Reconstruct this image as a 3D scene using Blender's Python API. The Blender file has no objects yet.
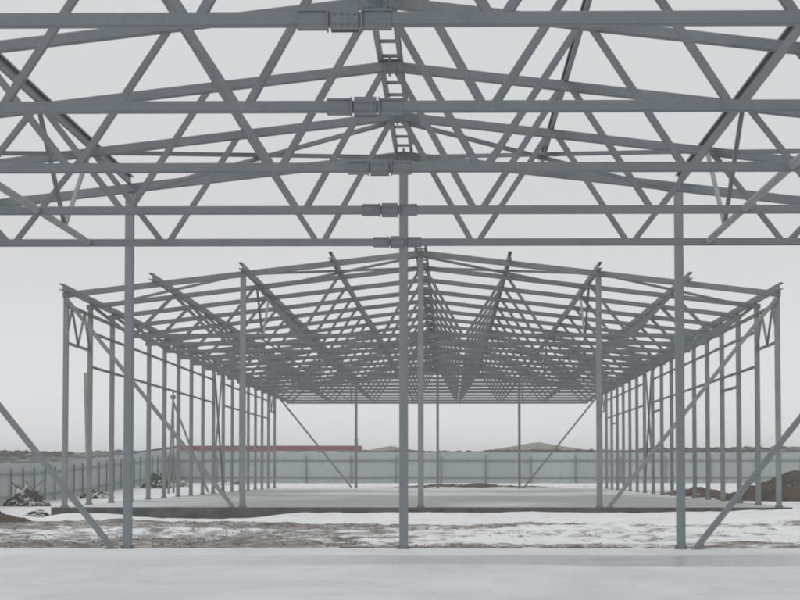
import bpy, bmesh, math, random
from mathutils import Vector, Matrix, noise
random.seed(7)
S = bpy.context.scene
C = bpy.data.collections.new("site"); S.collection.children.link(C)

# ------------------------------------------------------------------ camera
F = 2555.0                      # focal length in pixels of an 800 px wide picture
CAMZ = 1.66
cd = bpy.data.cameras.new("camera"); cam = bpy.data.objects.new("camera", cd); C.objects.link(cam)
cd.sensor_width = 36.0; cd.lens = F/800*36.0; cd.clip_start = 0.5; cd.clip_end = 6000
pitch = math.atan(172/F); yaw = math.atan(52/(F/math.cos(pitch)))
cam.location = (0, 0, CAMZ); cam.rotation_euler = (math.pi/2+pitch, 0, yaw)
S.camera = cam

# ------------------------------------------------------------------ sky and light (overcast)
SUN_EL, SUN_AZ = math.radians(38), math.radians(215)
w = bpy.data.worlds.new("World"); S.world = w; w.use_nodes = True
nt = w.node_tree; nt.nodes.clear()
out = nt.nodes.new("ShaderNodeOutputWorld"); bg = nt.nodes.new("ShaderNodeBackground")
sky = nt.nodes.new("ShaderNodeTexSky"); sky.sky_type = 'NISHITA'; sky.sun_disc = False
sky.sun_elevation = SUN_EL; sky.sun_rotation = SUN_AZ; sky.dust_density = 4; sky.ozone_density = 1
cl = nt.nodes.new("ShaderNodeTexNoise"); cl.inputs["Scale"].default_value = 2.2; cl.inputs["Detail"].default_value = 4
tc = nt.nodes.new("ShaderNodeTexCoord"); nt.links.new(tc.outputs["Generated"], cl.inputs["Vector"])
cr = nt.nodes.new("ShaderNodeValToRGB")
cr.color_ramp.elements[0].position = .3; cr.color_ramp.elements[0].color = (6.85, 7.02, 7.10, 1)
cr.color_ramp.elements[1].position = .72; cr.color_ramp.elements[1].color = (7.2, 7.34, 7.38, 1)
nt.links.new(cl.outputs["Fac"], cr.inputs["Fac"])
sx = nt.nodes.new("ShaderNodeSeparateXYZ"); nt.links.new(tc.outputs["Generated"], sx.inputs[0])
hz = nt.nodes.new("ShaderNodeMapRange"); hz.inputs[1].default_value = 0.0; hz.interpolation_type = 'SMOOTHSTEP'; hz.inputs[2].default_value = .11; hz.inputs[3].default_value = 1.24; hz.inputs[4].default_value = 1.0
nt.links.new(sx.outputs[2], hz.inputs[0])
vm = nt.nodes.new("ShaderNodeVectorMath"); vm.operation = 'SCALE'; nt.links.new(cr.outputs[0], vm.inputs[0]); nt.links.new(hz.outputs[0], vm.inputs["Scale"])
mx = nt.nodes.new("ShaderNodeMixRGB"); mx.inputs[0].default_value = .96
nt.links.new(sky.outputs[0], mx.inputs[1]); nt.links.new(vm.outputs[0], mx.inputs[2])
nt.links.new(mx.outputs[0], bg.inputs[0]); bg.inputs[1].default_value = 0.1
nt.links.new(bg.outputs[0], out.inputs[0])
sd = bpy.data.lights.new("sun", 'SUN'); sd.energy = 0.7; sd.angle = math.radians(40); sd.color = (1, .98, .95)
sun = bpy.data.objects.new("sun", sd); C.objects.link(sun)
sun.rotation_euler = (math.pi/2-SUN_EL, 0, math.pi-SUN_AZ)
S.view_settings.view_transform = 'Standard'; S.view_settings.look = 'None'
S.view_settings.exposure = 0; S.view_settings.gamma = 1; S.view_settings.use_curve_mapping = False
S.cycles.filter_width = 1.9
S.cycles.volume_bounces = 0

# ------------------------------------------------------------------ helpers
def G(x, y, z):                 # frame coordinates: x from the ridge line, z from the camera height -> world
    return Vector((x-1.05, y, z+CAMZ))

def link(name, bm, m, parent=None, smooth=False):
    me = bpy.data.meshes.new(name)
    bmesh.ops.recalc_face_normals(bm, faces=bm.faces)
    bm.to_mesh(me); bm.free()
    for x in (m if isinstance(m, (list, tuple)) else [m]): me.materials.append(x)
    if smooth:
        for p in me.polygons: p.use_smooth = True
    o = bpy.data.objects.new(name, me); C.objects.link(o)
    if parent: o.parent = parent; o.matrix_parent_inverse = Matrix.Translation(-parent_world(parent))
    return o
def parent_world(p):
    v = Vector(p.location)
    while p.parent:
        v = v + p.matrix_parent_inverse.to_translation() + p.parent.location
        p = p.parent
    return v
def empty(name, loc, parent=None):
    o = bpy.data.objects.new(name, None); C.objects.link(o); o.location = loc
    o.empty_display_size = .3
    if parent: o.parent = parent; o.matrix_parent_inverse = Matrix.Translation(-parent_world(parent))
    return o
def tag(o, label=None, cat=None, group=None, kind=None):
    if label: o['label'] = label
    if cat: o['category'] = cat
    if group: o['group'] = group
    if kind: o['kind'] = kind
    return o

def frame_of(p, q, up):
    d = (q-p).normalized()
    s = d.cross(up)
    if s.length < 1e-4: s = d.cross(Vector((1, 0, 0)))
    s.normalize(); u = s.cross(d).normalized()
    return d, s, u
def sweep(bm, p, q, prof, up=Vector((0, 0, 1)), mi=0):
    """closed profile [(s,u)] swept from p to q"""
    d, s, u = frame_of(p, q, up)
    a = [bm.verts.new(p+s*i+u*j) for i, j in prof]
    b = [bm.verts.new(q+s*i+u*j) for i, j in prof]
    n = len(prof); fs = []
    for k in range(n): fs.append(bm.faces.new((a[k], a[(k+1) % n], b[(k+1) % n], b[k])))
    fs.append(bm.faces.new(a[::-1])); fs.append(bm.faces.new(b))
    for f in fs: f.material_index = mi
def tube(bm, p, q, w_, h_, up=Vector((0, 0, 1)), mi=0):
    a, b = w_/2, h_/2; c = min(a, b)*.22       # softened corners like a rolled section
    prof = [(-a+c, -b), (a-c, -b), (a, -b+c), (a, b-c), (a-c, b), (-a+c, b), (-a, b-c), (-a, -b+c)]
    sweep(bm, p, q, prof, up, mi)
def channel(bm, p, q, w_, h_, t=.012, flip=1, up=Vector((0, 0, 1))):
    a, b = w_/2, h_/2; l = .035
    prof = [(-a, -b), (a, -b), (a, -b+l), (a-t, -b+l), (a-t, -b+t), (-a+t, -b+t), (-a+t, b-t), (a-t, b-t), (a-t, b-l), (a, b-l), (a, b), (-a, b)]
    prof = [(i*flip, j) for i, j in prof]
    sweep(bm, p, q, prof, up)
def round_bar(bm, p, q, r, n=10, r2=None):
    r2 = r if r2 is None else r2
    d, s, u = frame_of(p, q, Vector((0, 0, 1)))
    a = [bm.verts.new(p+(s*math.cos(t)+u*math.sin(t))*r) for t in [2*math.pi*k/n for k in range(n)]]
    b = [bm.verts.new(q+(s*math.cos(t)+u*math.sin(t))*r2) for t in [2*math.pi*k/n for k in range(n)]]
    for k in range(n): bm.faces.new((a[k], a[(k+1) % n], b[(k+1) % n], b[k]))
    bm.faces.new(a[::-1]); bm.faces.new(b)
def box(bm, x0, x1, y0, y1, z0, z1, mi=0):
    v = [bm.verts.new((x, y, z)) for x in (x0, x1) for y in (y0, y1) for z in (z0, z1)]
    for f in ((0, 1, 3, 2), (4, 6, 7, 5), (0, 4, 5, 1), (2, 3, 7, 6), (0, 2, 6, 4), (1, 5, 7, 3)):
        bm.faces.new([v[i] for i in f]).material_index = mi
def gbox(bm, c, sx, sy, sz, mi=0):
    box(bm, c.x-sx/2, c.x+sx/2, c.y-sy/2, c.y+sy/2, c.z-sz/2, c.z+sz/2, mi)

# ------------------------------------------------------------------ materials
def newmat(name):
    m = bpy.data.materials.new(name); m.use_nodes = True
    n = m.node_tree; b = n.nodes["Principled BSDF"]
    return m, n, b
def N(n, t, **k):
    x = n.nodes.new(t)
    for a, v in k.items():
        if hasattr(x, a): setattr(x, a, v)
        else: x.inputs[a.replace('_', ' ')].default_value = v
    return x
def noise_fac(n, scale, detail=4, rough=.6, vec=None, lo=.35, hi=.65, dist=0.):
    t = N(n, "ShaderNodeTexNoise"); t.inputs["Scale"].default_value = scale; t.inputs["Detail"].default_value = detail
    t.inputs["Roughness"].default_value = rough; t.inputs["Distortion"].default_value = dist
    if vec is None:
        g = N(n, "ShaderNodeNewGeometry"); vec = g.outputs["Position"]
    n.links.new(vec, t.inputs["Vector"])
    m = N(n, "ShaderNodeMapRange"); m.inputs[1].default_value = lo; m.inputs[2].default_value = hi
    n.links.new(t.outputs["Fac"], m.inputs[0])
    return m.outputs[0]
def stretched(n, sx, sy, sz):
    g = N(n, "ShaderNodeNewGeometry"); mp = N(n, "ShaderNodeMapping"); mp.inputs["Scale"].default_value = (sx, sy, sz)
    n.links.new(g.outputs["Position"], mp.inputs["Vector"]); return mp.outputs[0]
def mix(n, fac, a, b, mode='MIX'):
    m = N(n, "ShaderNodeMixRGB"); m.blend_type = mode
    if isinstance(fac, float): m.inputs[0].default_value = fac
    else: n.links.new(fac, m.inputs[0])
    for i, v in ((1, a), (2, b)):
        if isinstance(v, tuple): m.inputs[i].default_value = (*v, 1)
        else: n.links.new(v, m.inputs[i])
    return m.outputs[0]
def math_n(n, op, a, b):
    m = N(n, "ShaderNodeMath"); m.operation = op; m.use_clamp = False
    for i, v in ((0, a), (1, b)):
        if isinstance(v, (int, float)): m.inputs[i].default_value = v
        else: n.links.new(v, m.inputs[i])
    return m.outputs[0]

def steel(name, base, var, rust=.12):
    m, n, b = newmat(name)
    f1 = noise_fac(n, 1.3, 5, .65)
    c = mix(n, f1, base, var)
    c = mix(n, math_n(n, 'MULTIPLY', noise_fac(n, .35, 3, .5, None, .4, .65), .6), c, tuple(v*1.18 for v in base))
    f2 = noise_fac(n, 1, 6, .7, stretched(n, 14, 14, 1.6), .55, .8)   # streaks of wet and scale
    c = mix(n, math_n(n, 'MULTIPLY', f2, .45), c, tuple(v*.72 for v in base))
    f3 = noise_fac(n, 5, 7, .8, None, .60, .76)
    c = mix(n, math_n(n, 'MULTIPLY', f3, rust), c, (.16, .10, .07))
    n.links.new(c, b.inputs["Base Color"])
    b.inputs["Roughness"].default_value = .55; b.inputs["Metallic"].default_value = .0
    b.inputs["Specular IOR Level"].default_value = .35
    bp = N(n, "ShaderNodeBump"); bp.inputs["Strength"].default_value = .25; bp.inputs["Distance"].default_value = .01
    n.links.new(f1, bp.inputs["Height"]); n.links.new(bp.outputs[0], b.inputs["Normal"])
    return m
M_near = steel("primer_steel", (.156, .178, .198), (.196, .216, .236))
M_col = steel("column_steel", (.19, .218, .235), (.225, .25, .268), .25)
M_far = steel("primer_steel_weathered", (.150, .168, .174), (.20, .215, .218), .3)
M_farcol = steel("column_steel_weathered", (.180, .200, .206), (.235, .25, .25), .3)
M_plate = steel("plate_steel", (.145, .165, .19), (.19, .21, .23), .2)
M_pale = steel("pale_steel", (.24, .25, .25), (.34, .35, .345), .3)  # paler tone than the other steels
M_bolt = steel("bolt_steel", (.10, .11, .12), (.14, .15, .16), .5)

def snow_bsdf(n, b, color, rough, bump=None):
    n.links.new(color, b.inputs["Base Color"])
    if isinstance(rough, float): b.inputs["Roughness"].default_value = rough
    else: n.links.new(rough, b.inputs["Roughness"])
    if bump is not None:
        bp = N(n, "ShaderNodeBump"); bp.inputs["Strength"].default_value = .6; bp.inputs["Distance"].default_value = .05
        n.links.new(bump, bp.inputs["Height"]); n.links.new(bp.outputs[0], b.inputs["Normal"])

# ground: snow, mud, dead grass; the mud mask is a vertex attribute plus noise
M_ground, n, b = newmat("snowy_ground")
at = N(n, "ShaderNodeAttribute"); at.attribute_name = "mud"
det = N(n, "ShaderNodeTexNoise"); det.inputs["Scale"].default_value = 1; det.inputs["Detail"].default_value = 8; det.inputs["Roughness"].default_value = .72
n.links.new(stretched(n, 1.3, .8, 1.3), det.inputs["Vector"])
k = math_n(n, 'ADD', at.outputs["Fac"], math_n(n, 'MULTIPLY', math_n(n, 'SUBTRACT', det.outputs["Fac"], .5), 2.6))
mr = N(n, "ShaderNodeMapRange"); mr.inputs[1].default_value = .40; mr.inputs[2].default_value = .68
n.links.new(k, mr.inputs[0]); mudf = mr.outputs[0]
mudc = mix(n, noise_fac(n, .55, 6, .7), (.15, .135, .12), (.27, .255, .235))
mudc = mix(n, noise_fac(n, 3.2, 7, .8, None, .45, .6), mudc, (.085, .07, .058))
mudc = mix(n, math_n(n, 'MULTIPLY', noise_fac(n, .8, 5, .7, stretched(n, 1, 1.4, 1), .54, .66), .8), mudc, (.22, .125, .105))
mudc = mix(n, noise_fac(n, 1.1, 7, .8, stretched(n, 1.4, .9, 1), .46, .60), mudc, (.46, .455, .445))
snc = mix(n, noise_fac(n, .35, 6, .6, None, .3, .7), (.78, .785, .79), (.88, .885, .89))
snc = mix(n, math_n(n, 'MULTIPLY', noise_fac(n, 1.7, 7, .75, None, .52, .75), .55), snc, (.42, .41, .40))
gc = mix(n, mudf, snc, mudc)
n1 = N(n, "ShaderNodeTexNoise"); n1.inputs["Scale"].default_value = 2.2; n1.inputs["Detail"].default_value = 8; n1.inputs["Roughness"].default_value = .7
n.links.new(N(n, "ShaderNodeNewGeometry").outputs["Position"], n1.inputs["Vector"])
snow_bsdf(n, b, gc, .85, n1.outputs["Fac"])

# near floor: wet snow and ice over concrete
M_floor, n, b = newmat("icy_floor")
fa = noise_fac(n, 1, 7, .62, stretched(n, .30, .12, 1), .34, .66, .6)
c = mix(n, fa, (.66, .675, .682), (.82, .828, .832))
fb = noise_fac(n, 1, 8, .7, stretched(n, .8, .35, 1), .54, .74, .4)
c = mix(n, math_n(n, 'MULTIPLY', fb, .55), c, (.50, .515, .52))
geo = N(n, "ShaderNodeNewGeometry"); sp = N(n, "ShaderNodeSeparateXYZ"); n.links.new(geo.outputs["Position"], sp.inputs[0])
wob = N(n, "ShaderNodeTexNoise"); wob.inputs["Scale"].default_value = 1; wob.inputs["Detail"].default_value = 5
n.links.new(stretched(n, .22, .12, 1), wob.inputs["Vector"])
yy = math_n(n, 'ADD', sp.outputs[1], math_n(n, 'MULTIPLY', math_n(n, 'SUBTRACT', wob.outputs["Fac"], .5), 5.0))
up1 = N(n, "ShaderNodeMapRange"); up1.interpolation_type = 'SMOOTHSTEP'; up1.inputs[1].default_value = 45.2; up1.inputs[2].default_value = 46.0; n.links.new(yy, up1.inputs[0])
dn1 = N(n, "ShaderNodeMapRange"); dn1.interpolation_type = 'SMOOTHSTEP'; dn1.inputs[1].default_value = 52.3; dn1.inputs[2].default_value = 50.3; n.links.new(yy, dn1.inputs[0])
xr = N(n, "ShaderNodeMapRange"); xr.interpolation_type = 'SMOOTHSTEP'; xr.inputs[1].default_value = -7.; xr.inputs[2].default_value = 3.; xr.inputs[3].default_value = .12; n.links.new(sp.outputs[0], xr.inputs[0])
band = math_n(n, 'MULTIPLY', math_n(n, 'MULTIPLY', up1.outputs[0], dn1.outputs[0]), xr.outputs[0])
grit = noise_fac(n, 1, 6, .7, stretched(n, .5, 1.2, 1), .3, .6)
wet = math_n(n, 'MULTIPLY', band, math_n(n, 'ADD', .55, math_n(n, 'MULTIPLY', grit, .45)))
fn = noise_fac(n, 1, 8, .75, stretched(n, 1.6, 2.6, 1), .50, .72)
c = mix(n, math_n(n, 'MULTIPLY', fn, .30), c, (.55, .56, .56))
c = mix(n, wet, c, (.36, .37, .365))
rg = N(n, "ShaderNodeMapRange"); rg.inputs[3].default_value = .62; rg.inputs[4].default_value = .16; n.links.new(wet, rg.inputs[0])
n.links.new(c, b.inputs["Base Color"]); n.links.new(rg.outputs[0], b.inputs["Roughness"])
bp = N(n, "ShaderNodeBump"); bp.inputs["Strength"].default_value = .35; bp.inputs["Distance"].default_value = .03
hh = math_n(n, 'ADD', noise_fac(n, 1.5, 8, .7), math_n(n, 'MULTIPLY', noise_fac(n, 1, 3, .5, stretched(n, .9, .28, 1), .5, .56), .8))
n.links.new(hh, bp.inputs["Height"]); n.links.new(bp.outputs[0], b.inputs["Normal"])

# far slab
M_slab, n, b = newmat("wet_concrete")
c = mix(n, noise_fac(n, .25, 6, .65), (.31, .31, .30), (.42, .42, .41))
fs = noise_fac(n, 1, 6, .6, stretched(n, .055, .035, 1), .47, .56)
c = mix(n, fs, c, (.66, .67, .675))
c = mix(n, noise_fac(n, 1, 6, .7, stretched(n, .3, .14, 1), .60, .74), c, (.27, .265, .26))
n.links.new(c, b.inputs["Base Color"]); b.inputs["Roughness"].default_value = .5
M_edge, n, b = newmat("damp_slab_edge")
c = mix(n, noise_fac(n, 1.2, 7, .7), (.055, .055, .055), (.12, .118, .115))
n.links.new(c, b.inputs["Base Color"]); b.inputs["Roughness"].default_value = .8

def soil_mat(name, ca, cb, snow, lo, hi, sc=2.0):
    m, n, b = newmat(name)
    c = mix(n, noise_fac(n, sc, 7, .75), ca, cb)
    geo = N(n, "ShaderNodeNewGeometry"); s = N(n, "ShaderNodeSeparateXYZ"); n.links.new(geo.outputs["Normal"], s.inputs[0])
    t = N(n, "ShaderNodeTexNoise"); t.inputs["Scale"].default_value = sc*.6; t.inputs["Detail"].default_value = 6
    n.links.new(geo.outputs["Position"], t.inputs["Vector"])
    k = math_n(n, 'ADD', s.outputs[2], math_n(n, 'MULTIPLY', math_n(n, 'SUBTRACT', t.outputs["Fac"], .5), 1.8))
    r = N(n, "ShaderNodeMapRange"); r.inputs[1].default_value = lo; r.inputs[2].default_value = hi; n.links.new(k, r.inputs[0])
    c = mix(n, r.outputs[0], c, snow)
    n.links.new(c, b.inputs["Base Color"]); b.inputs["Roughness"].default_value = .95
    bp = N(n, "ShaderNodeBump"); bp.inputs["Strength"].default_value = .9; bp.inputs["Distance"].default_value = .12
    n.links.new(noise_fac(n, 3.0, 8, .75, None, .2, .8), bp.inputs["Height"]); n.links.new(bp.outputs[0], b.inputs["Normal"])
    return m
M_dirt = soil_mat("bare_soil", (.085, .065, .052), (.17, .135, .11), (.7, .71, .72), 1.22, 1.36)
M_debris = soil_mat("snowy_rubble", (.035, .033, .03), (.12, .11, .10), (.74, .75, .76), .60, .85, 1.6)
M_hill = soil_mat("scrub_hill", (.045, .048, .047), (.15, .152, .148), (.42, .43, .43), 1.12, 1.3, .5)
M_bank = soil_mat("dirty_snow_bank", (.09, .08, .072), (.26, .25, .24), (.62, .62, .62), .92, 1.2, 1.1)
M_scrub = soil_mat("dark_scrub", (.03, .03, .026), (.09, .085, .075), (.5, .5, .5), 1.5, 1.7, .8)
M_fence, n, b = newmat("fence_sheet")
tex = N(n, "ShaderNodeTexNoise"); tex.inputs["Scale"].default_value = .6; tex.inputs["Detail"].default_value = 5
n.links.new(N(n, "ShaderNodeNewGeometry").outputs["Position"], tex.inputs["Vector"])
c = mix(n, tex.outputs["Fac"], (.325, .365, .37), (.40, .435, .437))
oi = N(n, "ShaderNodeObjectInfo"); hv = N(n, "ShaderNodeHueSaturation"); mv = N(n, "ShaderNodeMapRange"); mv.inputs[3].default_value = .93; mv.inputs[4].default_value = 1.05
n.links.new(oi.outputs["Random"], mv.inputs[0]); n.links.new(mv.outputs[0], hv.inputs["Value"]); n.links.new(c, hv.inputs["Color"])
c = mix(n, math_n(n, 'MULTIPLY', noise_fac(n, 1, 6, .7, stretched(n, 3, 3, .5), .52, .75), .35), hv.outputs[0], (.22, .23, .22))
n.links.new(c, b.inputs["Base Color"]); b.inputs["Roughness"].default_value = .5
M_fpost = steel("fence_post_steel", (.17, .19, .195), (.22, .24, .245))
def flat(name, a, bcol, sc=.5, rough=.8):
    m, n, b = newmat(name); n.links.new(mix(n, noise_fac(n, sc, 6, .7), a, bcol), b.inputs["Base Color"]); b.inputs["Roughness"].default_value = rough; return m
M_red = flat("red_sheet", (.17, .05, .06), (.24, .085, .095), .3)
M_wall = flat("pale_wall", (.42, .35, .34), (.58, .55, .54), .35)
M_glass = flat("dark_pane", (.05, .06, .07), (.09, .1, .11))
M_green = flat("pale_green_sheet", (.40, .42, .33), (.46, .48, .39), .1)
M_green2 = flat("grey_green_sheet", (.36, .40, .36), (.45, .48, .44), .1)
M_wood = flat("old_timber", (.09, .075, .06), (.16, .13, .10), 3)

# ------------------------------------------------------------------ terrain
def lerp(tab, y):
    if y <= tab[0][0]: return tab[0][1]
    for (a, va), (b_, vb) in zip(tab, tab[1:]):
        if y <= b_:
            t = (y-a)/(b_-a); t = t*t*(3-2*t); return va+(vb-va)*t
    return tab[-1][1]
CEN = [(55.8, -.02), (56.6, .02), (60, -.03), (74, .06), (79, .14), (82.5, .27), (86, .27), (100, .3), (188, .42), (191, .5), (230, .66), (400, .9)]
LEF = [(55.8, -.30), (70, -.42), (90, -.42), (144, -.21), (230, .66), (400, .9)]
RIG = [(55.8, -.06), (70, .05), (84, .34), (100, .42), (150, .46), (230, .66), (400, .9)]
def sm(a, b_, x): t = max(0, min(1, (x-a)/(b_-a))); return t*t*(3-2*t)
def fb(x, y, o=4, z=0.):
    s = 0; a = 1; t = 0
    for _ in range(o): s += a*noise.noise(Vector((x, y, z))); t += a; a *= .5; x *= 2.1; y *= 2.1
    return s/t
def ridge_a(x, y):
    wa = 75.2+2.6*fb(x*.11, 2.2, 3)
    return max(0, .75+1.3*fb(x*.35, 4.4, 4))*math.exp(-((y-wa)/(1.5+.8*sm(-2, -8, x)))**2)*(1-.35*sm(5.5, 8, x))
def ridge_b(x, y):
    wb = 59.0+1.8*fb(x*.17, 6.1, 3)
    return max(0, .70+1.6*fb(x*.42, 9.4, 4))*math.exp(-((y-wb)/1.1)**2)
def height(x, y):
    c, l, r = lerp(CEN, y), lerp(LEF, y), lerp(RIG, y)
    h = l+(c-l)*sm(-19.5+4.5*sm(60, 50, y), -13.0, x)
    h = h+(r-h)*sm(6, 12, x)
    if y < 55.8: h = -.35
    h -= .20*sm(-1, -9, x)*sm(76, 84, y)*sm(88, 86.1, y)*sm(-14.6, -13.4, x)
    inside = (-13.6 < x < 11.5 and 86.0 < y < 188.4)
    a = .05 if y > 57 else .02
    if not inside and y > 55.8:
        h += a*(1.6 if y > 80 else 2.2)*fb(x*.55, y*.4, 5)+.06*fb(x*2.1, y*1.6, 3, 4.)*sm(80, 78, y)+.02*fb(x*2.1, y*1.6, 3, 4.)
        # bank of shovelled snow along the raised slab's front
        h += (.07+.16*fb(x*.33, 3., 4))*math.exp(-((y-84.2)/1.5)**2)
        h += .22*math.exp(-((y-82.8)/2.2)**2-((x+12.2)/1.3)**2)
        h += .10*ridge_a(x, y)+.07*ridge_b(x, y)
        h += .10*fb(x*.13+5, y*.30, 3, 9.)*sm(56.5, 59, y)*sm(80, 76, y)
    if inside: h = min(h, .3)
    # ruts / soil ridges beyond the slab
    if 189.5 < y < 197: h += .16*max(0, fb(x*.3+9, y*.25, 4)+.15)*sm(189.5, 191, y)
    return h
def mud(x, y):
    m = 0.10
    # churned strip between the two floors: fill fading to the right, two ridges, loose patches
    big = fb(x*.20+11, y*.13, 3, 1.5)
    wa, wb = 75.2+2.6*fb(x*.11, 2.2, 3), 59.0+1.8*fb(x*.17, 6.1, 3)
    fill = sm(55, 57, y)*sm(wa+3, wa-.5, y)
    m += fill*(.60-.34*sm(-7, 3, x)-.08*sm(5, 8, x)+.60*big)
    m += ridge_a(x, y)*.70 + ridge_b(x, y)*.62
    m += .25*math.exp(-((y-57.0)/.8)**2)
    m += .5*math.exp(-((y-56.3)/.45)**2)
    m -= .50*math.exp(-((y-84)/3.2)**2)
    m += .45*math.exp(-((y-193)/3.2)**2)*sm(-9, -4, x)*sm(14, 10, x)
    m += .5*math.exp(-((y-86)/6)**2)*math.exp(-((x+16.6)/1.6)**2)
    m += .42*sm(11.4, 12, x)*sm(15.5, 13.6, x)*sm(104, 112, y)*sm(172, 160, y)
    m += .16*fb(x*.22+3, y*.11, 4, 7.)
    if y > 232: m += .2
    m -= .5*math.exp(-((y-81)/2.4)**2-((x+12.0)/1.2)**2)
    return m
def graded(segs):
    v = []
    for a, b_, s in segs:
        k_ = max(1, round((b_-a)/s)); v += [a+(b_-a)*i/k_ for i in range(k_)]
    v.append(segs[-1][1]); return v
xs = graded([(-2500, -500, 500), (-500, -60, 40), (-60, -28, 4), (-28, -14, .35), (-14, 13, .22), (13, 24, .5), (24, 60, 4), (60, 500, 40), (500, 2500, 500)])
ys = graded([(-60, 50, 10), (50, 55.8, .8), (55.8, 90, .24), (90, 186, 2.0), (186, 200, .4), (200, 240, 2.5), (240, 500, 20), (500, 1400, 150)])
me = bpy.data.meshes.new("ground")
vs = [(x, y, height(x, y)) for y in ys for x in xs]
nx = len(xs)
fc = [(j*nx+i, j*nx+i+1, (j+1)*nx+i+1, (j+1)*nx+i) for j in range(len(ys)-1) for i in range(nx-1)]
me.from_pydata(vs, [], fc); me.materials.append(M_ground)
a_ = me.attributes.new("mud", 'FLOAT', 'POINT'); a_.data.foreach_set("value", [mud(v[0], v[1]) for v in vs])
for p in me.polygons: p.use_smooth = True
g = bpy.data.objects.new("ground", me); C.objects.link(g); g['kind'] = 'structure'

# near floor slab with a slightly ragged far edge
def slab(name, x0, x1, y0, y1, zt, th, mtop, medge, step, rag, rise):
    bm = bmesh.new()
    nxx = int((x1-x0)/step); nyy = max(1, int((y1-y0)/(step*3)))
    top = []
    for j in range(nyy+1):
        row = []
        for i in range(nxx+1):
            x = x0+(x1-x0)*i/nxx; y = y0+(y1-y0)*j/nyy
            if j in (0, nyy): y += rag*fb(x*.9, j*1.3, 4)
            row.append(bm.verts.new((x, y, zt+rise*fb(x*.2, y*.12, 3))))
        top.append(row)
    for j in range(nyy):
        for i in range(nxx): bm.faces.new((top[j][i], top[j][i+1], top[j+1][i+1], top[j+1][i]))
    rim = top[0]+[r[-1] for r in top[1:]]+top[-1][-2::-1]+[r[0] for r in top[-2:0:-1]]
    low = [bm.verts.new((v.co.x, v.co.y, zt-th)) for v in rim]
    for k in range(len(rim)):
        k2 = (k+1) % len(rim); bm.faces.new((rim[k], low[k], low[k2], rim[k2])).material_index = 1
    o = link(name, bm, [mtop, medge]); o['kind'] = 'structure'; return o
slab("floor_slab", -13.4, 11.3, -12, 55.95, 0.0, .6, M_floor, M_edge, .5, .07, .006)
slab("raised_slab", -13.45, 11.35, 85.75, 188.55, .48, .55, M_slab, M_edge, .6, .03, .004)

# ------------------------------------------------------------------ steel frames
def base_plate(bm, c, s=.27):
    gbox(bm, c+Vector((0, 0, .012)), s, s, .02)
    for sx in (-1, 1):
        for sy in (-1, 1): round_bar(bm, c+Vector((sx*s*.37, sy*s*.37, .02)), c+Vector((sx*s*.37, sy*s*.37, .075)), .014, 6)
def column(parent, x, y, floor, top, size, mat, label=None):
    bm = bmesh.new(); tube(bm, G(x, y, floor+.02), G(x, y, top), size, size, Vector((0, 1, 0)))
    o = link("column", bm, mat, parent)
    bm = bmesh.new(); base_plate(bm, G(x, y, floor)); link("base_plate", bm, M_plate, o)
    if label: o['label'] = label
    return o
BOT = [-10.5, -7.5, -4.5, -1.5, 1.5, 4.5, 7.5, 10.5]
TOP = [-12, -9, -6, -3, 0, 3, 6, 9, 12]
def truss(parent, y, hb, hr, he, mat, full=True, diag=.105, splice=True, name="roof_truss", mplate=None):
    """hb/hr/he: centre heights of bottom chord, ridge and eave above the camera"""
    t = empty(name, G(0, y, hb), parent)
    slope = (hr-he)/12
    jit = random.uniform(-.01, .01)
    tp = lambda x: G(x, y, hr-abs(x)*slope+jit)
    for s in (-1, 1):
        bm = bmesh.new(); tube(bm, tp(s*.02), tp(s*12.05), .16, .17); link("top_chord", bm, mat, t)
        bm = bmesh.new(); tube(bm, G(s*.003, y, hb), G(s*10.75, y, hb), .14, .14); link("bottom_chord", bm, mat, t)
    segs = []
    for i, xb in enumerate(BOT):
        for xt in (TOP[i], TOP[i+1]):
            a = tp(xt); c = G(xb, y, hb); d = (c-a).normalized()
            a = a + d*.07 + Vector(((.07 if xb > xt else -.07), 0, 0)); c = c - d*.05 + Vector(((.055 if xt > xb else -.055), 0, 0))
            segs.append((a, c, xt))
    if full:
        for a, c, xt in segs:
            wd = diag*(1.15 if abs(xt) >= 9 else 1)
            bm = bmesh.new(); tube(bm, a, c, wd, wd); link("diagonal", bm, mat, t)
    else:
        bm = bmesh.new()
        for a, c, xt in segs:
            wd = diag*(1.15 if abs(xt) >= 9 else 1); tube(bm, a, c, wd, wd)
        link("web", bm, mat, t)
    # ridge end plates with bolts
    bm = bmesh.new(); gbox(bm, G(0, y, hr-.005+jit), .035, .24, .30)
    for s in (-1, 1):
        for zz in (-.1, 0, .1):
            round_bar(bm, G(s*.02, y-.09, hr+zz+jit), G(s*.065, y-.09, hr+zz+jit), .016, 6)
    gbox(bm, G(0, y, hr+.105+jit), .34, .13, .03); gbox(bm, G(0, y-.05, hr-.03+jit), .22, .1, .2)
    link("ridge_plate", bm, mplate or M_plate, t)
    if splice:
        bm = bmesh.new()
        for s in (-1, 1):
            c = G(s*.315, y, hb)
            gbox(bm, c, .29, .156, .158); gbox(bm, c+Vector((0, 0, .084)), .30, .19, .022); gbox(bm, c+Vector((0, 0, -.082)), .30, .19, .022)
            gbox(bm, c+Vector((s*-.145, 0, 0)), .018, .225, .215)
        gbox(bm, G(0, y-.083, hb), .27, .014, .225); gbox(bm, G(0, y+.083, hb), .27, .014, .225)
        for i in range(4):
            for zz in (-.05, .05):
                round_bar(bm, G(-.1+i*.066, y-.112, hb+zz), G(-.1+i*.066, y-.088, hb+zz), .014, 6)
        link("splice_plate", bm, mplate or M_plate, t)
    return t
def brace(parent, a, b_, wd, mat, name="wind_brace", plates=True, label=None):
    bm = bmesh.new(); tube(bm, a, b_, wd, wd)
    o = link(name, bm, mat, parent)
    if label: o['label'] = label
    return o

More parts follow.
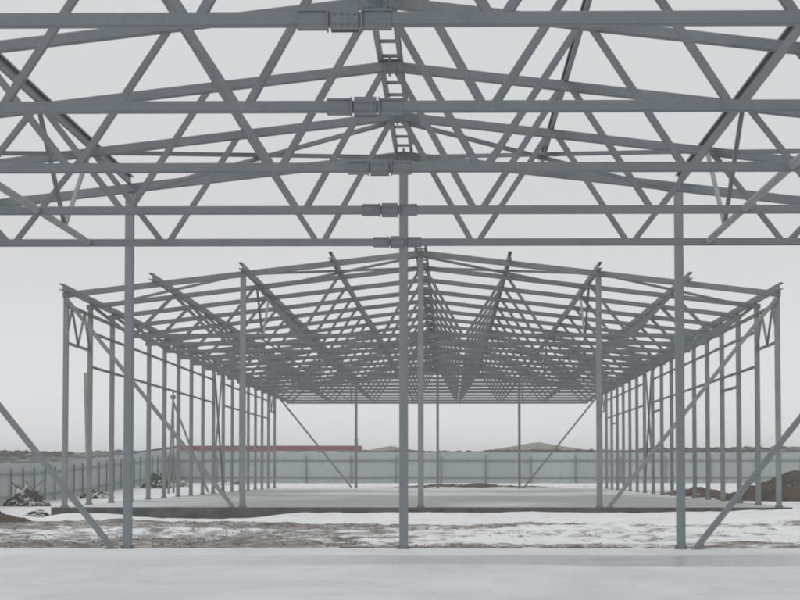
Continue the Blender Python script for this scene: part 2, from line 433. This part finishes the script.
def hall(name, label, ys_truss, y_gable, side, floor, dz, mats, ystart, yend, nfull, near):
    """one portal-framed hall; heights relative to the camera; dz shifts them"""
    mc, mt = mats
    hr, he, hb = 7.38+dz, 5.98+dz, 4.92+dz
    sl = (hr-he)/12
    root = empty(name, G(0, y_gable[0], floor)); tag(root, label, "steel frame")
    he_ = lambda x: hr-abs(x)*sl
    trs = []
    order = sorted(ys_truss)
    for i, y in enumerate(order):
        trs.append(truss(root, y, hb, hr, he, mt, full=(near or i < nfull), splice=near or i < 6))
    # gable frames: sloping beam on five posts, corner braces
    for gi, (y, out_) in enumerate(zip(y_gable, side)):
        for s in (-1, 1):
            bm = bmesh.new(); tube(bm, G(s*.01, y, hr), G(s*12.12, y, he-.01), .14, .20)
            link("gable_beam", bm, mt, root)
        for x in (-12, -6, 0, 6, 12):
            sz = .19 if abs(x) < 12 else .18
            column(root, x, y, floor, he_(x)-.11, sz, mc)
        for s in (-1, 1):
            brace(root, G(s*12, y+out_*-.12, he-.12), G(s*6.32, y+out_*-.12, floor+.03), .13, mc, "corner_brace")
            bm = bmesh.new(); 
            gbox(bm, G(s*6.34, y+out_*-.12, floor+.012), .26, .2, .02)
            link("gusset_plate", bm, M_plate, root)
        bm = bmesh.new(); gbox(bm, G(0, y-.13*0, hr), .04, .26, .32); link("ridge_plate", bm, M_plate, root)
    # purlins (channels) over the top chords
    for x in (-12, -9, -6, -3, 3, 6, 9, 12):
        h = he_(x)+.20
        bm = bmesh.new(); channel(bm, G(x, ystart, h), G(x, yend, h), .075 if near else .12, .22, .014, flip=(-1 if x < 0 else 1)*(-1 if near else 1))
        link("purlin", bm, mt, root)
    rp = empty("ridge_purlin", G(0, ystart, hr+.2), root)
    for s in (-1, 1):
        bm = bmesh.new(); channel(bm, G(s*.17, ystart, hr+.21), G(s*.17, yend, hr+.21), .07, .22, .012, flip=s); link("rail", bm, mc, rp)
    y = ystart+.25; rungs = []
    while y < yend: rungs.append(y); y += 1.5
    for y in rungs[:100]:
        bm = bmesh.new(); gbox(bm, G(0, y, hr+.19), .268, .09, .05); link("rung", bm, mc, rp)
    # X bracing in the roof plane
    allb = sorted(list(ys_truss)+list(y_gable))
    if near: bays = [(order[-1], y_gable[0])]
    else: bays = [(allb[0], allb[1]), (allb[9], allb[10]), (allb[-2], allb[-1])]
    for ya, yb in bays:
        for s in (-1, 1):
            x0, x1 = .1, 5.9
            brace(root, G(s*x0, ya, he_(x0)-.10), G(s*x1, yb, he_(x1)-.10), .085, mt)
            brace(root, G(s*x1, ya, he_(x1)-.01), G(s*x0, yb, he_(x0)-.01), .085, mt)
            bm = bmesh.new(); gbox(bm, G(s*3.05, (ya+yb)/2-.2, he_(3)-.055), .36, .3, .012); link("gusset_plate", bm, M_plate, root)
            if near: brace(root, G(s*6.1, ya, he_(6)-.02), G(s*11.9, order[-2], he_(12)-.02), .085, mt)
            else: brace(root, G(s*6.1, ya, he_(6)-.02), G(s*11.9, yb, he_(12)-.06), .085, mt)
    # bottom-level longitudinal struts and V bracing between trusses
    for s in (-1, 1):
        for ya, yb in zip(order, order[1:]):
            bm = bmesh.new(); round_bar(bm, G(s*6, ya+.09, hb+.01), G(s*6, yb-.09, hb+.01), .062 if near else .03, 14); link("tie_strut", bm, M_pale if near else mt, root)
        if near: vb = [(order[-2], order[-1])]
        else: vb = [(order[0], order[1]), (order[7], order[8]), (order[-2], order[-1])]
        for ya, yb in vb:
            ym = (ya+yb)/2
            brace(root, G(s*6, ya+.1, he_(6)-.05), G(s*6, ym-.06, hb+.07), .075, mt, "vertical_brace")
            brace(root, G(s*6, yb-.1, he_(6)-.05), G(s*6, ym+.06, hb+.07), .075, M_pale, "vertical_brace")  # this leg of the V is paler than its twin
    # side walls
    fb_ = order[0] if not near else None
    for s in (-1, 1):
        for y in order:
            column(root, s*12.03, y, floor, he-.1, .18, mc)
            bm = bmesh.new(); gbox(bm, G(s*12.0, y, he-.02), .32, .24, .16); link("truss_seat", bm, M_plate, root)
        for ya, yb in zip(allb, allb[1:]):
            bm = bmesh.new(); tube(bm, G(s*12.03, ya+.1, he-.32), G(s*12.03, yb-.1, he-.32), .09, .12); link("eave_beam", bm, mt, root)
        if near: continue
        nb = len(allb)-1
        for i, (ya, yb) in enumerate(zip(allb, allb[1:])):
            if i in (0, nb-1):
                wt = empty("wall_truss", G(s*12.03, ya, he-1.58), root)
                bm = bmesh.new(); tube(bm, G(s*12.03, ya+.1, he-1.6), G(s*12.03, yb-.1, he-1.6), .09, .09); link("bottom_chord", bm, mt, wt)
                q = [(0.1, -1.56), (1.5, -.38), (3, -1.55), (4.5, -.38), (5.9, -1.56)]
                for (a, za), (b_, zb) in zip(q, q[1:]):
                    bm = bmesh.new(); tube(bm, G(s*12.03, ya+a, he+za), G(s*12.03, ya+b_, he+zb), .075, .075); link("diagonal", bm, mt, wt)
                continue
            if i == 9:
                brace(root, G(s*12.0, ya+.1, he-.4), G(s*12.0, yb-.1, floor+.05), .10, mt, "wall_brace")
                brace(root, G(s*12.11, ya+.1, floor+.05), G(s*12.11, yb-.1, he-.4), .10, mt, "wall_brace")
                continue
            for hz in (5.05, 3.80):
                bm = bmesh.new(); tube(bm, G(s*12.03, ya+.09, hz+dz), G(s*12.03, yb-.09, hz+dz), .09, .09); link("girt", bm, mt, root)
            if s > 0 and i in (2, 8, 14):
                bm = bmesh.new(); tube(bm, G(s*12.03, ya+.09, 3.27+dz), G(s*12.03, yb-.09, 3.27+dz), .09, .1); link("door_lintel", bm, mt, root)
    return root

near_tr = [18.9, 24.88, 30.9, 37.13, 43.2, 49.3]
hall("steel_building_frame", "nearer grey steel hall frame, its big roof trusses crossing above the icy floor",
     near_tr, [55.6], [1], -1.66, -.48, (M_col, M_near), 17.5, 55.95, 99, True)
far_g = [86.1, 86.1+102]
far_tr = [86.1+6*i for i in range(1, 17)]
hall("steel_building_frame", "farther complete grey steel hall frame with rows of side posts on the raised slab",
     far_tr, far_g, [1, -1], -1.18, 0, (M_farcol, M_far), 84.9, 188.9, 6, False)

# ------------------------------------------------------------------ fence
def fence(name, pts, label, htab):
    root = empty(name, Vector((pts[0][0], pts[0][1], height(*pts[0])))); tag(root, label, "fence")
    for k, ((xa, ya), (xb, yb)) in enumerate(zip(pts, pts[1:])):
        ha, hb_ = height(xa, ya)-.05, height(xb, yb)-.05
        ta, tb = ha+htab(ya), hb_+htab(yb)
        L = math.hypot(xb-xa, yb-ya); d = Vector(((xb-xa)/L, (yb-ya)/L, 0)); nrm = Vector((-d.y, d.x, 0))
        bm = bmesh.new(); nn = max(8, int(L/.13)); prev = None
        for i in range(nn+1):                       # trapezoid ribs of the sheet
            t = i/nn; off = .0 if (i//2) % 2 else .014
            p = Vector((xa, ya, 0))*(1-t)+Vector((xb, yb, 0))*t+nrm*off
            if i in (0,): p += d*.012
            if i in (nn,): p -= d*.012
            j = .012*math.sin(k*12.9)
            zl, zh = ha*(1-t)+hb_*t, ta*(1-t)+tb*t+j; e = nrm*.03
            cur = [bm.verts.new((q.x, q.y, z)) for q, z in ((p, zl), (p, zh), (p+e, zh), (p+e, zl))]
            if prev:
                for a in range(4): bm.faces.new((prev[a], cur[a], cur[(a+1) % 4], prev[(a+1) % 4]))
            else: bm.faces.new(cur)
            prev = cur
        bm.faces.new(prev[::-1])
        link("panel", bm, M_fence, root)
        bm = bmesh.new(); o_ = -nrm*.07 if SIDE > 0 else nrm*.1
        for fr in (.2, .74):
            z0 = ha+(ta-ha)*fr; z1 = hb_+(tb-hb_)*fr
            tube(bm, Vector((xa, ya, z0))+o_, Vector((xb, yb, z1))+o_, .06, .09)
        link("rail", bm, M_fpost, root)
        bm = bmesh.new(); tube(bm, Vector((xa, ya, ha-.2))+o_*1.9, Vector((xa, ya, ta-.28))+o_*1.9, .10, .10, Vector((0, 1, 0)))
        link("post", bm, M_fpost, root)
SIDE = 1
fence("fence", [(-25.2+4.03*i, 230.0) for i in range(0, 19)], "long grey sheet metal fence running straight across behind the far hall", lambda y: 2.8)
# left run goes away from the camera; its posts stand on the yard side
SIDE = 1
fence("fence", [(-25.2, 229.9-4.03*i) for i in range(0, 29)][::-1], "grey sheet metal fence receding along the left edge of the yard with close set posts", lambda y: lerp([(117, 2.3), (150, 2.42), (180, 2.6), (230, 2.8)], y))

# ------------------------------------------------------------------ hills and far buildings
def hilltop(x):     # height above the camera at distance 520
    px = 452+x/520*F
    b_ = lerp([(-400, 4.6), (0, 4.25), (60, 4.0), (130, 4.35), (170, 4.0), (380, 4.3), (420, 4.25), (600, 4.5), (700, 4.8), (800, 5.2), (1200, 5.0)], px)
    return b_+.22*fb(x*.05, 1, 4)+.22*fb(x*.6, 5, 4)
me = bpy.data.meshes.new("hills")
hx = graded([(-900, -120, 20), (-120, 110, .5), (110, 900, 20)]); hy = [470, 485, 495, 503, 510, 516, 520, 526, 540, 640, 900, 1300]
prof = [-.2, .12, .35, .6, .78, .92, 1, .97, .9, .8, .6, -.2]
vs = []
for yv, pf in zip(hy, prof):
    for xv in hx:
        t = hilltop(xv)+CAMZ-.9
        vs.append((xv, yv+1.5*fb(xv*.1, yv, 2), .8+t*pf+(.25*fb(xv*.35, yv*.2, 3, 2.) if 0 < pf < 1 else 0)))
nx = len(hx)
me.from_pydata(vs, [], [(j*nx+i, j*nx+i+1, (j+1)*nx+i+1, (j+1)*nx+i) for j in range(len(hy)-1) for i in range(nx-1)])
me.materials.append(M_hill)
o = bpy.data.objects.new("hills", me); C.objects.link(o); o['kind'] = 'structure'

rnd = random.Random(4); bm = bmesh.new()
for _ in range(3200):
    x = rnd.uniform(-112, 92); y = rnd.choice((rnd.uniform(496, 522), rnd.uniform(512, 524)))
    pf = lerp(list(zip(hy, prof)), y); z = .8+(hilltop(x)+CAMZ-.9)*pf
    if fb(x*.09, y*.03, 3, 6.) < rnd.uniform(-.3, .12): continue
    r_ = rnd.uniform(.18, .55)*(1.3 if x < -45 else 1)
    q = bmesh.ops.create_icosphere(bm, subdivisions=1, radius=r_)
    for v in q['verts']: v.co = Vector((v.co.x*rnd.uniform(.9, 2.0)+x, v.co.y+y, v.co.z*rnd.uniform(.35, .8)+z))
o = link("scrub", bm, M_scrub); tag(o, "dark low scrub scattered over the snowy hills on the horizon", "scrub", kind="stuff")

# dirty snow embankment pushed up along the outer side of the back fence
bx = graded([(-27, 48, .3)]); by = [231.2, 231.8, 232.6, 233.6, 234.8, 236.5, 239, 243]; bp_ = [0, .35, .68, .9, 1, .97, .6, 0]
me = bpy.data.meshes.new("snow_embankment"); vs = []
for yv, pf in zip(by, bp_):
    for xv in bx:
        g0 = .55; t = 3.42+.10*fb(xv*.12, 3.3, 3)+.11*fb(xv*.9, 1.1, 4)+.04*fb(xv*3, 1.7, 2)-g0+.10*sm(-5, -9, xv)
        vs.append((xv, yv+.3*fb(xv*.5, yv, 2), g0+t*pf*sm(-27, -25.5, xv) + (.12*fb(xv*.8, yv, 3) if 0 < pf < 1 else 0)))
nx = len(bx)
me.from_pydata(vs, [], [(j*nx+i, j*nx+i+1, (j+1)*nx+i+1, (j+1)*nx+i) for j in range(len(by)-1) for i in range(nx-1)])
me.materials.append(M_bank)
o = bpy.data.objects.new("snow_embankment", me); C.objects.link(o); o['kind'] = 'structure'

def PX(px, d): return (px-452)*d/F          # photograph column -> world x at distance d
def PZ(py, d): return (472-py)*d/F+CAMZ
D = 400
r = empty("red_roof_building", Vector((PX(270, D), D, .8)))
tag(r, "long low building with a red roof edge and pale walls beyond the fence", "building")
x0, x1 = PX(180, D), PX(360, D); zt = PZ(446.0, D)
bm = bmesh.new(); box(bm, x0+.3, x1-.3, D+.4, D+11, .6, zt-.72); link("wall", bm, M_wall, r)
bm = bmesh.new(); box(bm, x0, x1, D, D+11.4, zt-.7, zt-.05)
v = [bm.verts.new(c) for c in ((x0, D, zt-.04), (x1, D, zt-.04), (x1, D+11.4, zt-.04), (x0, D+11.4, zt-.04), (x0, D+5.7, zt+.10), (x1, D+5.7, zt+.10))]
for f in ((0, 1, 5, 4), (3, 4, 5, 2), (0, 4, 3), (1, 2, 5), (0, 3, 2, 1)): bm.faces.new([v[i] for i in f])
rf = link("roof", bm, M_red, r)
bm = bmesh.new(); box(bm, x1-.9, x1-.4, D+2, D+2.5, zt-.02, zt+1.0); box(bm, x1-.98, x1-.32, D+1.92, D+2.58, zt+1.0, zt+1.08); link("chimney", bm, M_red, rf)
for i in range(6):
    xx = x0+2.2+i*4.3
    bm = bmesh.new(); box(bm, xx, xx+1.5, D+.34, D+.395, 2.2, 3.5); f_ = link("window", bm, M_wall, r)
    bm = bmesh.new(); box(bm, xx+.1, xx+1.4, D+.3, D+.337, 2.3, 3.4); link("pane", bm, M_glass, f_)
bm = bmesh.new()
xa = PX(139, D)
pr = [(xa, .6), (x0+.28, .6), (x0+.28, zt-.15), (xa, PZ(452.5, D))]
a = [bm.verts.new((p, D+1, q)) for p, q in pr]; b_ = [bm.verts.new((p, D+10, q)) for p, q in pr]
for k_ in range(4): bm.faces.new((a[k_], a[(k_+1) % 4], b_[(k_+1) % 4], b_[k_]))
bm.faces.new(a[::-1]); bm.faces.new(b_); link("lean_to", bm, M_wall, r)
bm = bmesh.new()
sweep(bm, Vector((xa-.5, D+5.5, PZ(452.5, D)+.02)), Vector((x0+.2, D+5.5, zt-.02)), [(-4.8, .02), (4.8, .02), (4.8, .14), (-4.8, .14)]); link("lean_to_roof", bm, M_hill, r)

def hangar(d, xl, xp, xr, yp, yb, mat, label, poles, depth=40):
    r = empty("hangar", Vector((PX(xp, d), d, .8))); tag(r, label, "hangar")
    L, P, R_ = PX(xl, d), PX(xp, d), PX(xr, d); zb, zp = PZ(yb, d), PZ(yp, d)
    n_ = 16; prof = []
    for i in range(n_+1):
        t = i/n_; x = L+(R_-L)*t
        u = (x-L)/(P-L) if x < P else (R_-x)/(R_-P)
        prof.append((x, zb+(zp-zb)*(max(0.0, u)**1.1)))
    bm = bmesh.new()
    f = [bm.verts.new((x, d, z)) for x, z in prof]; lo = [bm.verts.new((L, d, .6)), bm.verts.new((R_, d, .6))]
    f2 = [bm.verts.new((x, d+depth, z)) for x, z in prof]; lo2 = [bm.verts.new((L, d+depth, .6)), bm.verts.new((R_, d+depth, .6))]
    bm.faces.new([lo[0], lo[1]]+f[::-1]); bm.faces.new([lo2[1], lo2[0]]+f2)
    bm.faces.new((lo[0], f[0], f2[0], lo2[0])); bm.faces.new((lo[1], lo2[1], f2[-1], f[-1]))
    link("wall", bm, mat, r)
    bm = bmesh.new()
    a = [bm.verts.new((x, d-.05, z+.03)) for x, z in prof]; b_ = [bm.verts.new((x, d+depth+.5, z+.03)) for x, z in prof]
    a2 = [bm.verts.new((x, d-.05, z+.12)) for x, z in prof]; b2 = [bm.verts.new((x, d+depth+.5, z+.12)) for x, z in prof]
    for i in range(n_):
        bm.faces.new((a[i], a[i+1], b_[i+1], b_[i])); bm.faces.new((a2[i], b2[i], b2[i+1], a2[i+1])); bm.faces.new((a[i], a2[i], a2[i+1], a[i+1])); bm.faces.new((b_[i], b_[i+1], b2[i+1], b2[i]))
    bm.faces.new((a[0], b_[0], b2[0], a2[0])); bm.faces.new((a[-1], a2[-1], b2[-1], b_[-1]))
    link("roof", bm, mat, r)
    for px, y0 in poles:
        bm = bmesh.new(); round_bar(bm, Vector((PX(px, d), d-.8, 1)), Vector((PX(px, d), d-.8, PZ(y0, d))), .14, 8); link("pole", bm, M_fpost, r)
hangar(640, 486, 537, 592, 442.6, 451.0, M_green, "pale yellow green hangar with a low pitched roof on the horizon right of centre", [(537, 444.2), (514, 447)])
hangar(700, 360, 391, 424, 446.4, 452.0, M_green2, "small grey green hangar roof on the horizon just left of the middle posts", [(391, 446.0)])

# ------------------------------------------------------------------ heaps
def mound_bm(cx, cy, rx, ry, h, rough, seed, res, peak, sc=1.0):
    bm = bmesh.new(); grid = []
    for j in range(res+1):
        row = []
        for i in range(res+1):
            u, v_ = i/res*2-1, j/res*2-1
            x, y = cx+u*rx*1.15, cy+v_*ry*1.15
            rr = math.hypot(u*1.15, v_*1.15)*(1+.35*fb(u*1.6+seed, v_*1.6, 3, seed))
            k_ = max(0, 1-rr)**peak if rr < 1 else 0
            z = height(x, y)-.06+h*1.25*k_*(1+rough*2*fb(x*.9*sc, y*.9*sc, 4, seed))+(rough*h*.5*fb(x*3*sc, y*3*sc, 3, seed+3) if k_ > 0 else 0)
            row.append(bm.verts.new((x, y, z if k_ > 0 else z-.05)))
        grid.append(row)
    for j in range(res):
        for i in range(res): bm.faces.new((grid[j][i], grid[j][i+1], grid[j+1][i+1], grid[j+1][i]))
    return bm
def mound(name, cx, cy, rx, ry, h, mat, label, cat, rough=.25, seed=0., res=46, peak=1.3):
    o = link(name, mound_bm(cx, cy, rx, ry, h, rough, seed, res, peak), mat); tag(o, label, cat); return o
mound("dirt_mound", 18.3, 114, 6.4, 8.5, 1.75, M_dirt, "large bare brown dirt mound at the right edge beside the far hall", "dirt mound", .22, 2.2, 130, .85)
mound("dirt_ridge", 12.8, 132, 1.5, 16, .36, M_dirt, "low dark soil ridge lying behind the right wall posts, left of the big dirt mound", "dirt ridge", .75, 5.1, 60, .9)
mound("soil_ridge", 1.5, 191.9, 6.4, 1.4, .24, M_dirt, "thin reddish brown soil ridge behind the back end of the raised slab", "soil ridge", .6, 8.3, 70, .6)
mound("soil_heap", -13.5, 76.5, 1.0, 2.6, .20, M_dirt, "small brown soil heap in the snow left of the raised slab's corner", "soil heap", .9, 3.3, 70, .8)

def chunk(bm, c, s, rnd):
    n0 = len(bm.verts)
    r_ = bmesh.ops.create_icosphere(bm, subdivisions=1, radius=s)
    sx, sy, sz = rnd.uniform(.6, 1.5), rnd.uniform(.6, 1.3), rnd.uniform(.35, .8)
    rot = Matrix.Rotation(rnd.uniform(0, 6.28), 3, 'Z') @ Matrix.Rotation(rnd.uniform(-.7, .7), 3, 'X')
    for v in r_['verts']:
        p = Vector((v.co.x*sx, v.co.y*sy, v.co.z*sz))*rnd.uniform(.75, 1.15); v.co = rot @ p + c
def rubble(cx, cy, w_, dp, h, n_, label, seed, sticks=4):
    rnd = random.Random(seed)
    bm = bmesh.new()
    for _ in range(n_):
        u, v_ = rnd.gauss(0, .38), rnd.gauss(0, .38); k_ = max(0, 1-math.hypot(u, v_))
        x, y = cx+u*w_/2, cy+v_*dp/2
        chunk(bm, Vector((x, y, height(x, y)+h*k_*rnd.uniform(.15, .9))), rnd.uniform(.06, .24)*(.5+h*.45), rnd)
    core = mound_bm(cx, cy, w_*.47, dp*.47, h*.75, .5, seed, 26, .7, 1.5)
    me_ = bpy.data.meshes.new("core"); core.to_mesh(me_); core.free(); bm.from_mesh(me_); bpy.data.meshes.remove(me_)
    root = link("rubble_pile", bm, M_debris); tag(root, label, "rubble pile", "rubble piles along the fence")
    for _ in range(sticks):
        u, v_ = rnd.uniform(-.4, .4), rnd.uniform(-.4, .4)
        p = Vector((cx+u*w_/2, cy+v_*dp/2, height(cx, cy)+h*rnd.uniform(.3, .8)))
        a = rnd.uniform(0, 6.28); L = rnd.uniform(.35, .8)*h; d = Vector((math.cos(a), math.sin(a), rnd.uniform(-.2, .9))).normalized()
        bm = bmesh.new(); tube(bm, p-d*L, p+d*L, rnd.uniform(.03, .07), .035); link("broken_board", bm, M_wood, root)
    return root
rubble(PX(26, 140), 140, 2.7, 3.2, 1.25, 130, "largest snow dusted rubble pile, by the fence at the left edge", 3, 12)
rubble(PX(96, 166), 166, 2.3, 3, .85, 70, "low snow topped rubble pile seen between the first two left wall posts", 5)
rubble(PX(157, 198), 198, 2.6, 3, 1.35, 120, "dark tall rubble pile near the corner of the two fences", 8)
rubble(PX(182, 205), 205, 1.6, 2.5, .45, 30, "small rubble scatter just right of the dark pile near the fence corner", 11, 3)
rubble(PX(232, 215), 215, 4.2, 2, .4, 50, "long flat scatter of rubble at the foot of the back fence on the left", 13, 4)

# soil clods and frozen lumps over the churned strip: nobody could count them
rnd = random.Random(21); bm = bmesh.new(); k = 0
while k < 6000:
    x, y = rnd.uniform(-19, 13), 56.3+(79-56.3)*rnd.random()
    if mud(x, y)+.9*fb(x*.9, y*.5, 4, 2.) < .55+.3*rnd.random(): 
        k += .25; continue
    sz = .012+.034*rnd.random()**3
    rot = rnd.uniform(0, 6.28); c = Vector((x, y, height(x, y)+sz*.25)); vs_ = []
    for q in range(4):
        a = rot+q*1.57+rnd.uniform(-.4, .4); r_ = sz*rnd.uniform(.7, 1.5); vs_.append(bm.verts.new(c+Vector((math.cos(a)*r_, math.sin(a)*r_, -sz*.6))))
    t = bm.verts.new(c+Vector((rnd.uniform(-.4, .4)*sz, rnd.uniform(-.4, .4)*sz, sz*rnd.uniform(.3, .6))))
    for q in range(4): bm.faces.new((vs_[q], vs_[(q+1) % 4], t))
    k += 1
o = link("soil_clods", bm, M_dirt); tag(o, "dark frozen soil clods strewn over the churned snowy strip between both floors", "soil clods", kind="stuff")
bm = bmesh.new()
for _ in range(1500):
    x = rnd.uniform(-12, 12); 
    if fb(x*.35, 7.7, 3)+.35*sm(-2, 6, x) < .05 and rnd.random() < .8: continue
    y = 56.15+abs(rnd.gauss(0, .55)); hh = rnd.uniform(.015, .06); z = height(x, y)-.02
    a = rnd.uniform(0, 3.14); dx, dy = math.cos(a)*.012, math.sin(a)*.012; lx, ly = rnd.uniform(-.07, .07), rnd.uniform(-.07, .07)
    v = [bm.verts.new(p) for p in ((x-dx, y-dy, z), (x+dx, y+dy, z), (x+lx, y+ly, z+hh))]; bm.faces.new(v)
o = link("dead_grass", bm, flat("dry_grass", (.10, .085, .05), (.22, .19, .12), 4)); tag(o, "sparse dead grass along the edge of the icy floor", "grass", kind="stuff")

rubble(-13.75, 85.2, .9, 1.0, .34, 40, "little heap of broken concrete at the left front corner of the raised slab", 17, 1)
# leaning post and tripod
z0 = height(PX(88, 110), 110)
bm = bmesh.new(); tube(bm, Vector((PX(88.5, 110), 110, z0-.1)), Vector((PX(84.3, 110), 110, PZ(372.5, 110))), .12, .12, Vector((0, 1, 0)))
o = link("leaning_post", bm, M_pale); tag(o, "loose pale steel post leaning slightly beside the first left wall post", "post")
d = 182; zg = height(PX(172, d), d)
r = empty("pole_tripod", Vector((PX(172, d), d, zg))); tag(r, "tall thin three legged pole mast standing left of the far hall", "tripod")
top = Vector((PX(172.8, d), d, PZ(393, d)))
for px, dd, off in ((168.6, d-1, 0), (173.8, d+1.2, 0), (209, d+.5, .25)):
    foot = Vector((PX(px, dd), dd, height(PX(px, dd), dd)-.05))
    bm = bmesh.new(); round_bar(bm, foot, top-Vector((0, 0, .35+off)), .085, 8, .07); link("leg", bm, M_fpost, r)
bm = bmesh.new(); gbox(bm, top-Vector((0, 0, .3)), .34, .3, .28); round_bar(bm, top-Vector((0, 0, .2)), top+Vector((0, 0, .25)), .06, 8); link("head", bm, M_plate, r)

# ------------------------------------------------------------------ haze
HAZE = 0.00060
bm = bmesh.new(); box(bm, -2600, 2600, -70, 1420, -3.0, 14)
mh = bpy.data.materials.new("haze_air"); mh.use_nodes = True; n = mh.node_tree; n.nodes.clear()
oo = n.nodes.new("ShaderNodeOutputMaterial"); pv = n.nodes.new("ShaderNodeVolumePrincipled")
pv.inputs["Density"].default_value = HAZE; pv.inputs["Color"].default_value = (.985, .99, 1, 1)
n.links.new(pv.outputs[0], oo.inputs["Volume"])
o = link("haze", bm, mh); o['kind'] = 'stuff'
